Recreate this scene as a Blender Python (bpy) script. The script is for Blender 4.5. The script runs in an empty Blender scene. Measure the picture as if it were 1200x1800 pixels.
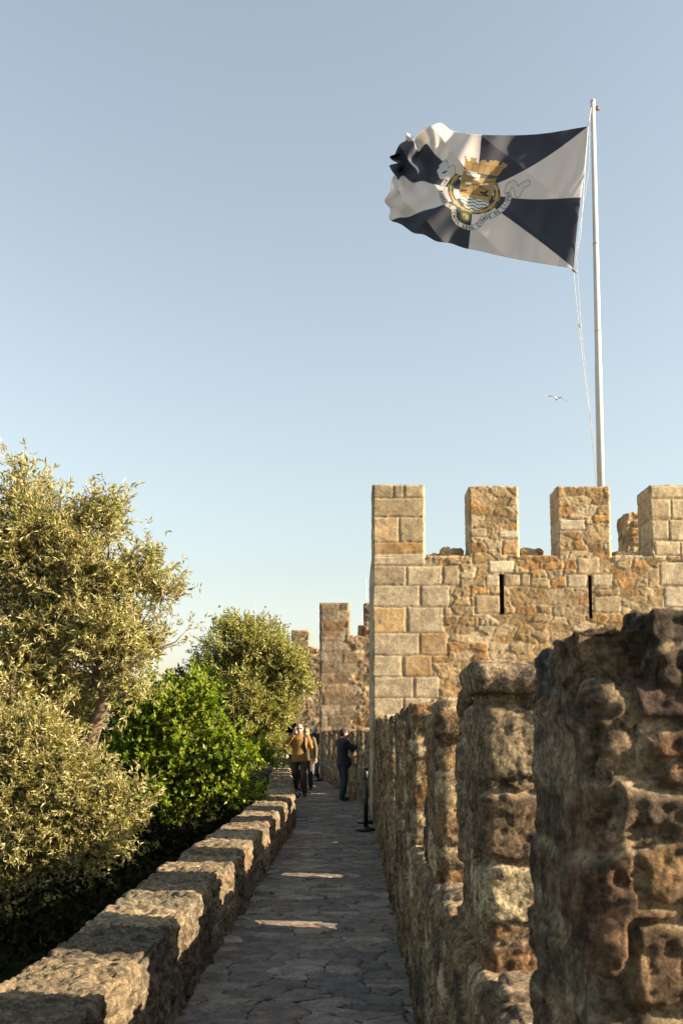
import bpy, math, random
import numpy as np
from mathutils import Vector, Matrix, Quaternion, Euler
R = math.radians
SC = bpy.context.scene
COL = SC.collection

# ------------------------------------------------------------------ camera
FPX, CX, HOR = 1750.0, 600.0, 1285.0
PITCH, YAW, EYE = R(6.0), math.atan(22/1750.0), 1.60
cam_d = bpy.data.cameras.new('camera'); cam = bpy.data.objects.new('camera', cam_d); COL.objects.link(cam)
cam.location = (0, 0, EYE); cam.rotation_euler = Euler((R(90)+PITCH, 0, YAW), 'XYZ')
cam_d.sensor_fit = 'AUTO'; cam_d.sensor_width = 36; cam_d.lens = 35
PPY = HOR - FPX*math.tan(PITCH)
cam_d.shift_y = (900-(HOR-(HOR-PPY)) )/1800.0*-1
cam_d.clip_start = .05; cam_d.clip_end = 6000
cam_d.dof.use_dof = True; cam_d.dof.focus_distance = 9.5; cam_d.dof.aperture_fstop = 11
SC.camera = cam

# ------------------------------------------------------------------ light
SUN_EL, SUN_BACK = R(22.5), R(10.5)
S = Vector((math.cos(SUN_EL)*math.cos(SUN_BACK), -math.cos(SUN_EL)*math.sin(SUN_BACK), math.sin(SUN_EL)))
w = bpy.data.worlds.new('World'); SC.world = w; w.use_nodes = True
nt = w.node_tree; nt.nodes.clear()
sky = nt.nodes.new('ShaderNodeTexSky'); sky.sky_type = 'NISHITA'; sky.sun_disc = False
sky.sun_elevation = SUN_EL; sky.sun_rotation = R(90)+SUN_BACK
sky.air_density = 1.45; sky.dust_density = 1.5; sky.ozone_density = 1.6; sky.altitude = 100
hs = nt.nodes.new('ShaderNodeHueSaturation'); hs.inputs['Saturation'].default_value = .58; hs.inputs['Hue'].default_value = .489
bg = nt.nodes.new('ShaderNodeBackground'); bg.inputs[1].default_value = .064
wo = nt.nodes.new('ShaderNodeOutputWorld')
nt.links.new(sky.outputs[0], hs.inputs['Color']); nt.links.new(hs.outputs[0], bg.inputs[0]); nt.links.new(bg.outputs[0], wo.inputs[0])
sl = bpy.data.lights.new('sun', 'SUN'); sl.energy = 5.0; sl.angle = R(.55); sl.color = (1, .80, .56)
so = bpy.data.objects.new('sun', sl); COL.objects.link(so); so.rotation_mode = 'QUATERNION'
so.rotation_quaternion = S.to_track_quat('Z', 'Y'); so.location = (20, -5, 20)
SC.view_settings.view_transform = 'Standard'; SC.view_settings.look = 'None'
SC.view_settings.exposure = 1.84; SC.view_settings.gamma = 1

def W(px, py, Y):
    "point at forward distance Y that the photograph shows at (px, py)"
    d = Vector(((px-CX)/FPX, (PPY-py)/FPX, -1)); d.rotate(cam.rotation_euler)
    return Vector((0, 0, EYE)) + d*(Y/d.y)

# ------------------------------------------------------------------ numpy noise
def _h(ix, iy, iz, s):
    n = (ix.astype(np.int64)*374761393 + iy.astype(np.int64)*668265263 + iz.astype(np.int64)*2147483647 + s*1274126177) & 0xFFFFFFFF
    n = ((n ^ (n >> 13))*1274126177) & 0xFFFFFFFF
    n = ((n ^ (n >> 15))*2246822519) & 0xFFFFFFFF
    n = (n ^ (n >> 16)) & 0xFFFFFFFF
    return n/4294967296.0
def vnoise(P, sc, s=0):
    Q = P*np.asarray(sc, float) if np.ndim(sc) else P*sc
    I = np.floor(Q).astype(np.int64); f = Q-I; f = f*f*(3-2*f); out = 0
    for a in (0, 1):
        for b in (0, 1):
            for c in (0, 1):
                wgt = (f[:, 0] if a else 1-f[:, 0])*(f[:, 1] if b else 1-f[:, 1])*(f[:, 2] if c else 1-f[:, 2])
                out = out+wgt*_h(I[:, 0]+a, I[:, 1]+b, I[:, 2]+c, s)
    return out
def fbm(P, sc, o=4, s=0):
    t = 0; a = .5; tot = 0; sc = np.asarray(sc, float)*np.ones(3)
    for k in range(o):
        t = t+a*vnoise(P+17.3*k, sc*2**k, s+k*7); tot += a; a *= .5
    return t/tot
def sst(a, b, x):
    t = np.clip((x-a)/(b-a), 0, 1); return t*t*(3-2*t)
def worley(P, cell, jit, s):
    Q = P/np.asarray(cell, float); I = np.floor(Q).astype(np.int64)
    f1 = np.full(len(P), 9.); f2 = f1.copy(); ids = np.zeros((len(P), 3), np.int64)
    for a in (-1, 0, 1):
        for b in (-1, 0, 1):
            for c in (-1, 0, 1):
                J = I+np.array((a, b, c))
                d2 = 0
                for k in range(3):
                    cc = J[:, k]+.5+jit[k]*(_h(J[:, 0], J[:, 1], J[:, 2], s+11*k)-.5)
                    d2 = d2+(Q[:, k]-cc)**2
                d = np.sqrt(d2); m = d < f1
                f2 = np.where(m, f1, np.minimum(f2, d)); ids[m] = J[m]; f1 = np.where(m, d, f1)
    return f1, f2, ids
def pick(pal, h):
    pal = np.array(pal); return pal[np.minimum((h*len(pal)).astype(int), len(pal)-1)]

# ------------------------------------------------------------------ objects
def tag(o, label=None, cat=None, group=None, kind=None):
    if label: o['label'] = label
    if cat: o['category'] = cat
    if group: o['group'] = group
    if kind: o['kind'] = kind
    return o
def empty(name, loc=(0, 0, 0), rz=0, **k):
    o = bpy.data.objects.new(name, None); COL.objects.link(o); o.location = loc; o.rotation_euler = (0, 0, rz)
    o.empty_display_size = .2
    return tag(o, **k)
def np_obj(name, V, F, mat, parent=None, attrs=None, smooth=True):
    me = bpy.data.meshes.new(name); V = np.asarray(V, np.float32); F = np.asarray(F, np.int32); n = F.shape[1]
    me.vertices.add(len(V)); me.vertices.foreach_set('co', V.ravel())
    me.loops.add(F.size); me.loops.foreach_set('vertex_index', F.ravel())
    me.polygons.add(len(F)); me.polygons.foreach_set('loop_start', np.arange(0, F.size, n, dtype=np.int32))
    me.update(calc_edges=True)
    me.polygons.foreach_set('use_smooth', np.full(len(F), smooth))
    for k, v in (attrs or {}).items():
        v = np.asarray(v, np.float32)
        if v.ndim == 2:
            a = me.attributes.new(k, 'FLOAT_COLOR', 'POINT'); a.data.foreach_set('color', np.c_[v, np.ones(len(v))].astype(np.float32).ravel())
        else:
            a = me.attributes.new(k, 'FLOAT', 'POINT'); a.data.foreach_set('value', v)
    me.validate(); me.materials.append(mat)
    o = bpy.data.objects.new(name, me); COL.objects.link(o); o.parent = parent
    return o
class MB:
    def __init__(s): s.v = []; s.f = []
    def add(s, vs, fs):
        b = len(s.v); s.v += [tuple(v) for v in vs]; s.f += [tuple(i+b for i in f) for f in fs]
    def tube(s, pts, rad, n=8, cap=True):
        pts = [Vector(p) for p in pts]; rings = []; up = None
        for i, p in enumerate(pts):
            t = (pts[min(i+1, len(pts)-1)]-pts[max(i-1, 0)]).normalized()
            if up is None: up = t.orthogonal().normalized()
            up = (up-t*up.dot(t)).normalized(); si = t.cross(up)
            r = rad[i] if hasattr(rad, '__len__') else rad
            rings.append([p+(up*math.cos(a)+si*math.sin(a))*r for a in [2*math.pi*k/n for k in range(n)]])
        vs = [v for r in rings for v in r]; fs = []
        for i in range(len(pts)-1):
            for k in range(n):
                fs.append((i*n+k, i*n+(k+1) % n, (i+1)*n+(k+1) % n, (i+1)*n+k))
        if cap: fs += [tuple(range(n))[::-1], tuple((len(pts)-1)*n+k for k in range(n))]
        s.add(vs, fs)
    def ell(s, c, r, n=12, m=8, rot=None):
        vs = []; fs = []; c = Vector(c)
        for i in range(m+1):
            th = math.pi*i/m
            for k in range(n):
                a = 2*math.pi*k/n
                p = Vector((r[0]*math.sin(th)*math.cos(a), r[1]*math.sin(th)*math.sin(a), r[2]*math.cos(th)))
                if rot: p.rotate(rot)
                vs.append(c+p)
        for i in range(m):
            for k in range(n):
                fs.append((i*n+k, (i+1)*n+k, (i+1)*n+(k+1) % n, i*n+(k+1) % n))
        s.add(vs, fs)
    def box(s, lo, hi):
        x0, y0, z0 = lo; x1, y1, z1 = hi
        s.add([(x0, y0, z0), (x1, y0, z0), (x1, y1, z0), (x0, y1, z0), (x0, y0, z1), (x1, y0, z1), (x1, y1, z1), (x0, y1, z1)],
              [(0, 3, 2, 1), (4, 5, 6, 7), (0, 1, 5, 4), (1, 2, 6, 5), (2, 3, 7, 6), (3, 0, 4, 7)])
    def build(s, name, mat, parent=None, smooth=True):
        me = bpy.data.meshes.new(name); me.from_pydata(s.v, [], s.f); me.validate()
        for p in me.polygons: p.use_smooth = smooth
        me.materials.append(mat); o = bpy.data.objects.new(name, me); COL.objects.link(o); o.parent = parent
        return o

# ------------------------------------------------------------------ materials
def newmat(name):
    m = bpy.data.materials.new(name); m.use_nodes = True; t = m.node_tree
    return m, t, t.nodes['Principled BSDF']
def N(t, typ, **k):
    n = t.nodes.new(typ)
    for a, b in k.items(): setattr(n, a, b)
    return n
def simple(name, col, rough=.7, var=.25, sc=30, metal=0, bump=.1):
    m, t, b = newmat(name)
    tc = N(t, 'ShaderNodeTexCoord'); no = N(t, 'ShaderNodeTexNoise'); no.inputs['Scale'].default_value = sc; no.inputs['Detail'].default_value = 6
    t.links.new(tc.outputs['Object'], no.inputs['Vector'])
    mr = N(t, 'ShaderNodeMapRange'); mr.inputs[1].default_value = .3; mr.inputs[2].default_value = .7
    mr.inputs[3].default_value = 1-var; mr.inputs[4].default_value = 1+var; t.links.new(no.outputs[0], mr.inputs[0])
    mx = N(t, 'ShaderNodeVectorMath', operation='SCALE'); mx.inputs[0].default_value = col; t.links.new(mr.outputs[0], mx.inputs['Scale'])
    t.links.new(mx.outputs[0], b.inputs['Base Color'])
    b.inputs['Roughness'].default_value = rough; b.inputs['Metallic'].default_value = metal
    bp = N(t, 'ShaderNodeBump'); bp.inputs['Strength'].default_value = bump; bp.inputs['Distance'].default_value = .01
    t.links.new(no.outputs[0], bp.inputs['Height']); t.links.new(bp.outputs[0], b.inputs['Normal'])
    return m
def stone_mat(name, mortar, joint=.012, lichen=.35, lcol=(.035, .032, .028), pale=.25, pcol=(.42, .40, .36), bump=.6, bdist=.012, fine=1.0, jn=.01, contrast=.35, gain=1.0):
    m, t, b = newmat(name); L = t.links.new
    geo = N(t, 'ShaderNodeNewGeometry'); pos = geo.outputs['Position']
    ti = N(t, 'ShaderNodeAttribute', attribute_name='tint'); ed = N(t, 'ShaderNodeAttribute', attribute_name='edge')
    def noise(sc, det=5, rough=.6, sv=None):
        n = N(t, 'ShaderNodeTexNoise'); n.inputs['Scale'].default_value = sc*fine; n.inputs['Detail'].default_value = det; n.inputs['Roughness'].default_value = rough
        if sv:
            v = N(t, 'ShaderNodeVectorMath', operation='MULTIPLY'); v.inputs[1].default_value = sv; L(pos, v.inputs[0]); L(v.outputs[0], n.inputs['Vector'])
        else: L(pos, n.inputs['Vector'])
        return n.outputs[0]
    def rng(x, a, b_, c=0, d=1, smooth=True):
        r = N(t, 'ShaderNodeMapRange', interpolation_type='SMOOTHSTEP' if smooth else 'LINEAR')
        for i, q in enumerate((a, b_, c, d)): r.inputs[i+1].default_value = q
        L(x, r.inputs[0]); return r.outputs[0]
    def math_(op, x, y):
        n = N(t, 'ShaderNodeMath', operation=op)
        for i, q in enumerate((x, y)):
            if isinstance(q, (int, float)): n.inputs[i].default_value = q
            else: L(q, n.inputs[i])
        return n.outputs[0]
    def mix(f, a, c, mode='MIX'):
        n = N(t, 'ShaderNodeMix', data_type='RGBA', blend_type=mode)
        for s_, q in ((n.inputs['Factor'], f), (n.inputs['A'], a), (n.inputs['B'], c)):
            if isinstance(q, tuple): s_.default_value = (*q, 1)
            elif isinstance(q, (int, float)): s_.default_value = q
            else: L(q, s_)
        return n.outputs['Result']
    n1 = noise(9); n2 = noise(38, 8, .7); n3 = noise(140, 4, .7); n4 = noise(3.2, 6, .65); n5 = noise(7, 8, .72, (1, 1, .35)); n6 = noise(17, 7, .75)
    e2 = math_('ADD', ed.outputs['Fac'], math_('MULTIPLY', math_('SUBTRACT', n2, .5), jn*3))
    isst = rng(e2, joint*.5, joint*1.5)
    base = mix(isst, mortar, ti.outputs['Color'])
    base = mix(1.0, base, rng2 := mix(rng(n1, .3, .7), (1-contrast,)*3, (1+contrast, 1+contrast, 1+contrast*.9)), 'MULTIPLY')
    base = mix(1.0, base, mix(rng(n2, .3, .7), (1-contrast*1.1,)*3, (1+contrast*.9,)*3), 'MULTIPLY')
    # rusty and pale patches, then dark lichen
    base = mix(math_('MULTIPLY', rng(n6, .56, .68), pale), base, pcol)
    base = mix(math_('MULTIPLY', rng(n5, .53, .66), lichen), base, lcol)
    base = mix(math_('MULTIPLY', rng(n4, .52, .68), lichen*.8), base, lcol)
    base = mix(math_('MULTIPLY', rng(n3, .55, .68), .55), base, tuple(c*.6 for c in lcol))
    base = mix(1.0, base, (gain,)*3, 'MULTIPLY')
    L(base, b.inputs['Base Color']); b.inputs['Roughness'].default_value = .92; b.inputs['Specular IOR Level'].default_value = .25
    hsum = math_('ADD', math_('MULTIPLY', n2, .6), math_('ADD', math_('MULTIPLY', n3, .38), math_('MULTIPLY', n1, .7)))
    bp = N(t, 'ShaderNodeBump'); bp.inputs['Strength'].default_value = bump; bp.inputs['Distance'].default_value = bdist
    L(hsum, bp.inputs['Height']); L(bp.outputs[0], b.inputs['Normal'])
    return m
def leaf_mat(name, back=1.3, backcol=None, trans=.35, rough=.5, spec=.35):
    m, t, b = newmat(name); L = t.links.new
    ti = N(t, 'ShaderNodeAttribute', attribute_name='tint'); geo = N(t, 'ShaderNodeNewGeometry')
    mx = N(t, 'ShaderNodeMix', data_type='RGBA'); L(geo.outputs['Backfacing'], mx.inputs['Factor']); L(ti.outputs['Color'], mx.inputs['A'])
    sc = N(t, 'ShaderNodeVectorMath', operation='SCALE'); L(ti.outputs['Color'], sc.inputs[0]); sc.inputs['Scale'].default_value = back
    ad = N(t, 'ShaderNodeVectorMath', operation='ADD'); L(sc.outputs[0], ad.inputs[0]); ad.inputs[1].default_value = backcol or (0, 0, 0); L(ad.outputs[0], mx.inputs['B'])
    L(mx.outputs['Result'], b.inputs['Base Color']); b.inputs['Roughness'].default_value = rough; b.inputs['Specular IOR Level'].default_value = spec
    tr = N(t, 'ShaderNodeBsdfTranslucent'); ms = N(t, 'ShaderNodeMixShader'); ms.inputs[0].default_value = trans
    s2 = N(t, 'ShaderNodeVectorMath', operation='MULTIPLY'); L(ti.outputs['Color'], s2.inputs[0]); s2.inputs[1].default_value = (1.5, 1.6, .6); L(s2.outputs[0], tr.inputs[0])
    out = t.nodes['Material Output']; L(b.outputs[0], ms.inputs[1]); L(tr.outputs[0], ms.inputs[2]); L(ms.outputs[0], out.inputs[0])
    return m

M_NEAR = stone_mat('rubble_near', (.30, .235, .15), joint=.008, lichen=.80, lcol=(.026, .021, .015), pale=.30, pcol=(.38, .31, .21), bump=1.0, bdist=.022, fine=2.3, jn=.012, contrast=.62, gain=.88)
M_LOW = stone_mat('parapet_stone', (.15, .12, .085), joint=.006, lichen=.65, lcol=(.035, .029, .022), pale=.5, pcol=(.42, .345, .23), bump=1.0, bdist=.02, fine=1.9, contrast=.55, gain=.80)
M_TOWER = stone_mat('tower_stone', (.34, .265, .17), joint=.014, lichen=.24, lcol=(.13, .09, .05), pale=.2, pcol=(.50, .43, .31), bump=.7, bdist=.016, fine=.8, jn=.010, contrast=.26, gain=.88)
M_FAR = stone_mat('far_tower_stone', (.26, .20, .13), joint=.018, lichen=.5, lcol=(.07, .055, .04), pale=.15, pcol=(.42, .36, .26), bump=.8, bdist=.04, fine=.35, jn=.02, contrast=.32, gain=.9)
M_PATH = stone_mat('flagstone', (.05, .042, .034), joint=.0065, lichen=.30, lcol=(.07, .062, .058), pale=.25, pcol=(.26, .235, .21), bump=.45, bdist=.01, fine=.9, jn=.006, contrast=.28)
M_BARK = simple('bark', (.115, .08, .05), .9, .45, 14, bump=.8)
M_OLIVE = leaf_mat('olive_leaf', 1.0, (.08, .076, .045), .38, .42)
M_TWIG = simple('twig_bark', (.22, .155, .09), .9, .3, 14)
M_GREEN = leaf_mat('broad_leaf', 1.1, None, .42)
M_DARKL = leaf_mat('undergrowth_leaf', 1.0, None, .15, .9, .05)
M_DEEP = simple('slit_stone', (.26, .20, .13), .95)
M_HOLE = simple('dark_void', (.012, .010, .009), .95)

# ------------------------------------------------------------------ stone boxes
def box_surface(lo, hi, res, r, skip=()):
    lo = np.array(lo, float); hi = np.array(hi, float)
    n = np.maximum(2, np.ceil((hi-lo)/res).astype(int)); keys = []; quads = []
    K = (n[1]+1, n[2]+1); allI = []; allQ = []; base = 0
    for ax in range(3):
        for sd in (0, 1):
            if (ax, sd) in skip: continue
            a, b = [k for k in range(3) if k != ax]
            A, B = np.meshgrid(np.arange(n[a]+1), np.arange(n[b]+1), indexing='ij')
            I = np.zeros((A.size, 3), int); I[:, ax] = n[ax]*sd; I[:, a] = A.ravel(); I[:, b] = B.ravel()
            g = (np.arange(A.size).reshape(A.shape))+base
            q = np.stack([g[:-1, :-1], g[1:, :-1], g[1:, 1:], g[:-1, 1:]], -1).reshape(-1, 4)
            flip = (sd == 0) ^ (ax == 1)
            if flip: q = q[:, ::-1]
            allI.append(I); allQ.append(q); base += len(I)
    I = np.concatenate(allI); Q = np.concatenate(allQ)
    key = (I[:, 0]*K[0]+I[:, 1])*K[1]+I[:, 2]
    u, first, inv = np.unique(key, return_index=True, return_inverse=True)
    I = I[first]; Q = inv[Q]
    P = lo+(hi-lo)*I/n
    r = min(r, .45*float((hi-lo).min()))
    C = np.clip(P, lo+r, hi-r); D = P-C; L = np.linalg.norm(D, axis=1, keepdims=True)+1e-9
    Nn = D/L; P = C+Nn*r
    return P, Nn, Q
def corner_wear(P, Nn, seed, amt=.11):
    c = 1-np.abs(Nn).max(1)
    return c*sst(.44, .62, fbm(P, 6, 3, seed+120))*amt
def rubble(cell=(.22, .27, .17), jit=(.8, .85, .75), amp=.03, pal=None, seed=1, warp=.05, rough=.02, sst_w=.05, facet=1.0, pit=.02):
    cm = (cell[1]+cell[2])/2; ce = (sorted(cell)[0]+sorted(cell)[1])/2
    def f(P, Nn):
        Wp = P+warp*(np.stack([fbm(P, 5, 3, seed+k) for k in (31, 32, 33)], 1)-.5)*2+.018*(np.stack([fbm(P, 26, 2, seed+k) for k in (35, 36, 37)], 1)-.5)
        f1, f2, ids = worley(Wp, cell, jit, seed)
        e = (f2-f1)*ce*.6
        H = [_h(ids[:, 0], ids[:, 1], ids[:, 2], seed+q) for q in (5, 6, 8, 12, 13, 14)]
        s = sst(0, sst_w, e)
        # every stone is a tilted, chipped facet; pointing fills most joints flush
        Cn = (ids+.5)*np.asarray(cell); Lc = P-Cn
        tilt = ((H[3]-.5)*Lc[:, 0]+(H[4]-.5)*Lc[:, 1]+(H[5]-.5)*Lc[:, 2])*.55; tilt = np.clip(tilt, -.018, .018)*facet
        n1 = fbm(P, 12, 3, seed+50); n2 = fbm(P, 38, 3, seed+60)
        if facet:
            a1, a2, ai = worley(Wp, (.085, .085, .06), (1, 1, 1), seed+21)
            c1 = _h(ai[:, 0], ai[:, 1], ai[:, 2], seed+22)
            tilt = tilt+facet*s*((c1-.5)*.013-.006*(1-sst(0, .10, a2-a1)))
        ridge = 1-np.abs(2*fbm(P, (16, 16, 26), 3, seed+70)-1)
        h = s*((.15+.85*H[1])*amp+tilt)+(n1-.5)*rough*1.5+(ridge-.8)*rough*.9*(.4+.6*s)+(n2-.5)*rough*1.0
        h = h-pit*sst(.62, .74, fbm(P, 22, 2, seed+80))*s
        t = pick(pal, H[0])*(.75+.5*H[2])[:, None]
        return h, e, t
    return f
def stone(name, lo, hi, res, r, field, mat, parent, org, skip=(), smooth=True, cuts=None, rot=None):
    P, Nn, Q = box_surface(lo, hi, res, r, skip)
    h, e, t = field(P, Nn)
    if cuts:
        c = P[Q].mean(1); keep = np.ones(len(Q), bool)
        for (a, b) in cuts: keep &= ~((c > np.array(a)).all(1) & (c < np.array(b)).all(1))
        Q = Q[keep]
    V = P+Nn*h[:, None]-np.array(org)
    return np_obj(name, V, Q, mat, parent, {'tint': t, 'edge': e}, smooth)

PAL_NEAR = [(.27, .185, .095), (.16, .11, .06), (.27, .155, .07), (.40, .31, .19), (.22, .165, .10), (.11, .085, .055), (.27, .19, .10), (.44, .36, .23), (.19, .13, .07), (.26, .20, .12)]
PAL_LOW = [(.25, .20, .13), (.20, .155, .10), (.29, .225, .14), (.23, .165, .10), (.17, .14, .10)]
PAL_T = [(.38, .27, .14), (.33, .22, .10), (.41, .31, .17), (.36, .21, .08), (.44, .35, .22), (.28, .19, .09), (.39, .28, .15)]
PAL_F = [(.32, .21, .11), (.26, .18, .10), (.38, .28, .16), (.30, .17, .08), (.36, .30, .20), (.20, .15, .10)]

# near right parapet : things that throw the light strips over the walk
XI, TH, SILL, TOP = .358, .45, .88, 1.745
fN = rubble(cell=(1.3, .27, .165), jit=(0, .9, .65), pal=PAL_NEAR, amp=.020, seed=3, rough=.008, warp=.035, sst_w=.010, facet=.55, pit=.006)
fNm = rubble(cell=(1.3, .25, .155), jit=(0, .9, .6), pal=PAL_NEAR, amp=.022, seed=5, rough=.008, warp=.035, sst_w=.010, facet=.55, pit=.006)
near = empty('battlement_wall', (XI+TH/2, 8, 0), label='high rough rubble parapet with merlons running along the right of the walkway, nearest to the viewer', cat='wall')
ORG = (XI+TH/2, 8, 0)
crens = [(-1.3, -.35), (.70, 1.58), (2.1, 3.05), (3.8, 4.72), (5.5, 6.4), (7.15, 8.05), (8.9, 9.8), (10.65, 11.5), (12.3, 13.2), (14.0, 14.9), (15.7, 16.6)]
holes = [(8.18, 8.50, .20, .68), (11.04, 11.36, .20, .68), (14.45, 14.63, .25, .48)]
segs = []; y = -3.0
cuts_y = sorted([-3.0, 4.2, 18.0]+[v for h_ in holes for v in h_[:2]])
for y0, y1 in zip(cuts_y[:-1], cuts_y[1:]):
    hz = [h_ for h_ in holes if abs(h_[0]-y0) < 1e-6]
    rs = .011 if y1 <= 4.3 else .017
    if hz:
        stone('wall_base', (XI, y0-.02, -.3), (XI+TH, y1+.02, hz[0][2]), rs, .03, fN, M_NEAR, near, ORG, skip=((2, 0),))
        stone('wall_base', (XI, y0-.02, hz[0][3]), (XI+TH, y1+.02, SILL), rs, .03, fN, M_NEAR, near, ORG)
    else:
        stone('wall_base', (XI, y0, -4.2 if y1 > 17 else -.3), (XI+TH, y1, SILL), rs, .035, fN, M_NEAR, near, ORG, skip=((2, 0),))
def with_blocks(f, bl):
    def g(P, Nn):
        h, e, t = f(P, Nn)
        for (y0, y1, z0, z1, c, am, *xr_) in bl:
            d = np.minimum(y1-P[:, 1], np.minimum(P[:, 2]-z0, z1-P[:, 2]))+(fbm(P, 8, 3, 5)-.5)*.085-.006; d = np.where(P[:, 1] > y0-.1, d, -1)
            if xr_: d = np.minimum(d, np.minimum(P[:, 0]-xr_[0], xr_[1]-P[:, 0])+(fbm(P, 10, 3, 15)-.5)*.07)
            m = d > -.008
            e[m] = np.maximum(d[m], 0); h[m] = (am*.62*sst(0, .014, d)*(.6+.8*fbm(P, 7, 2, 47))+(fbm(P, 16, 4, 44)-.5)*.013+(fbm(P, 50, 3, 45)-.5)*.014)[m]; t[m] = np.array(c)*(.85+.3*fbm(P[m], 6, 3, 5))[:, None]
        return h, e, t
    return g
fN2 = rubble(cell=(.17, .9, .14), jit=(.9, 0, .8), pal=[(.24, .18, .11), (.30, .22, .13), (.17, .11, .065), (.34, .27, .18), (.27, .16, .08)], amp=.009, seed=57, rough=.011, warp=.05, sst_w=.012, facet=.5, pit=.01)
fM2 = with_blocks(fN2, [(3.0, 3.30, 1.01, 1.20, (.47, .39, .25), .026, .372, .9), (3.0, 3.22, 1.22, 1.43, (.165, .115, .07), .034), (3.0, 3.4, 1.46, 1.68, (.30, .24, .155), .022, .40, .9), (3.0, 3.25, .86, .985, (.26, .15, .075), .02)])
fN1 = rubble(cell=(.15, .9, .115), jit=(.9, 0, .8), pal=[(.17, .125, .08), (.21, .16, .10), (.13, .09, .06), (.24, .17, .10), (.20, .12, .07), (.28, .22, .15)], amp=.008, seed=52, rough=.010, warp=.04, sst_w=.010, facet=.4, pit=.01)
fM1 = with_blocks(fN1, [(1.4, 1.74, 1.615, 1.69, (.085, .055, .042), .022, .415, .9), (1.4, 1.8, 1.535, 1.606, (.19, .105, .06), .020, .435, .9),
                        (1.4, 1.8, 1.435, 1.527, (.165, .12, .08), .024, .40, .9), (1.4, 1.76, 1.325, 1.424, (.26, .165, .08), .016, .44, .9), (1.4, 1.8, 1.18, 1.31, (.20, .135, .075), .026, .425, .9), (1.4, 1.8, 1.05, 1.165, (.25, .185, .115), .022, .41, .9)])
rnd = random.Random(4)
edges_ = [-3.0]+[v for c in crens for v in c]+[18.0]
for i in range(0, len(edges_), 2):
    y0, y1 = edges_[i], edges_[i+1]
    tz = TOP+rnd.uniform(-.03, .03)
    dx = rnd.uniform(-.008, .014)+(.03 if y0 in (3.05, 4.72) else .008 if y0 > 4 else 0)
    stone('merlon', (XI+dx, y0, SILL-.05), (XI+TH-.01, y1, tz-.055), .0055 if y1 < 2.3 else .0075 if y1 < 4.3 else .014, .028, fM2 if abs(y0-3.05) < .01 else fM1 if abs(y0-1.58) < .01 else fNm, M_NEAR, near, ORG, skip=((2, 0),))
    if y0 == 1.58:
        for q0, q1, zt, cc, xo in ((1.56, 1.74, 1.80, (.085, .062, .045), .11), (1.60, 1.82, 1.775, (.20, .14, .08), .0), (1.84, 2.10, 1.765, (.22, .20, .17), .02), (1.76, 2.02, 1.78, (.12, .09, .06), .14)):
            stone('cap_stone', (XI+xo-.01, q0, tz-.085), (XI+xo+(.34 if xo > .05 else .16), q1, zt), .006, .02, rubble(cell=(1.2, 1.5, .8), pal=[cc], amp=.01, seed=int(q0*100), rough=.016, facet=.8, pit=.01), M_NEAR, near, ORG)
        continue
    # loose cap stones, each course different
    yy = y0
    while yy < y1-.1:
        l = min(rnd.uniform(.22, .55), y1-yy)
        if y1-yy-l < .12: l = y1-yy
        hgt = rnd.uniform(.05, .10)
        tp = PAL_NEAR[rnd.randrange(len(PAL_NEAR))] if y0 != 1.58 else (.13, .10, .07)
        fc = rubble(cell=(1.2, 1.5, .8), pal=[tp], amp=.01, seed=rnd.randrange(99), rough=.012, facet=.6, pit=.006)
        o = rnd.uniform(-.03, .012)
        stone('cap_stone', (XI+max(dx, 0)-o, yy+.008, tz-.075), (XI+TH-.05, yy+l-.008, tz-.055+hgt), .0085 if y1 < 4.3 else .016, .018, fc, M_NEAR, near, ORG)
        yy += l
# flat cap slab on second merlon
fc = rubble(cell=(1.2, 1.5, .8), pal=[(.36, .27, .18)], amp=.01, seed=71, rough=.009, facet=.6, pit=.006)
stone('cap_stone', (XI+.012, 3.02, 1.715), (XI+.34, 3.42, 1.80), .008, .02, fc, M_NEAR, near, ORG)
# rubble on the crenel sills
for c in crens[2:]:
    for k in range(3):
        q = rnd.uniform(.05, .09); yy = rnd.uniform(c[0]+.12, c[1]-.12)
        stone('sill_stone', (XI+.01+rnd.uniform(0, .05), yy-q*1.3, SILL-.05), (XI+.14+q, yy+q*1.3, SILL+q*.55), .014, .03, fc, M_NEAR, near, ORG, skip=((2, 0),))

# low left parapet
PX0, PX1, PT = -1.50, -1.00, .52
def low_field(seed):
    rb = rubble(cell=(.95, .60, .40), jit=(.3, .9, .4), pal=PAL_LOW, amp=.020, seed=seed, warp=.06, rough=.012, sst_w=.014, facet=.6, pit=.008)
    def f(P, Nn):
        h, e, t = rb(P, Nn)
        pits = sst(.565, .61, fbm(P, (9, 17, 17), 3, seed+90)); rd = 1-np.abs(2*fbm(P, (20, 9, 20), 4, seed+91)-1)
        return h-.020*pits+(rd-.8)*.014+(fbm(P, 45, 3, seed+92)-.5)*.012+(fbm(P, 2.2, 2, seed+3)-.5)*.035-corner_wear(P, Nn, seed, .16), e, t
    return f
lo_w = empty('low_wall', (-1.25, 9, 0), label='knee-high weathered stone parapet striped with sunlight along the left of the walkway', cat='wall')
for a, b, rs in ((-3, 3.6, .03), (3.6, 9.0, .0105), (9.0, 17.3, .017)):
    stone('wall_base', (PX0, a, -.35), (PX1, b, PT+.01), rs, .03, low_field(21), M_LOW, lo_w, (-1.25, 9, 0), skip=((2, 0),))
stone('curtain_face', (PX0-.15, -3, -4.2), (PX0+.25, 17.3, -.30), .05, .04, rubble(cell=(.4, .45, .28), pal=PAL_LOW, amp=.03, seed=8), M_LOW, lo_w, (-1.25, 9, 0), skip=((2, 0),))

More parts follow.
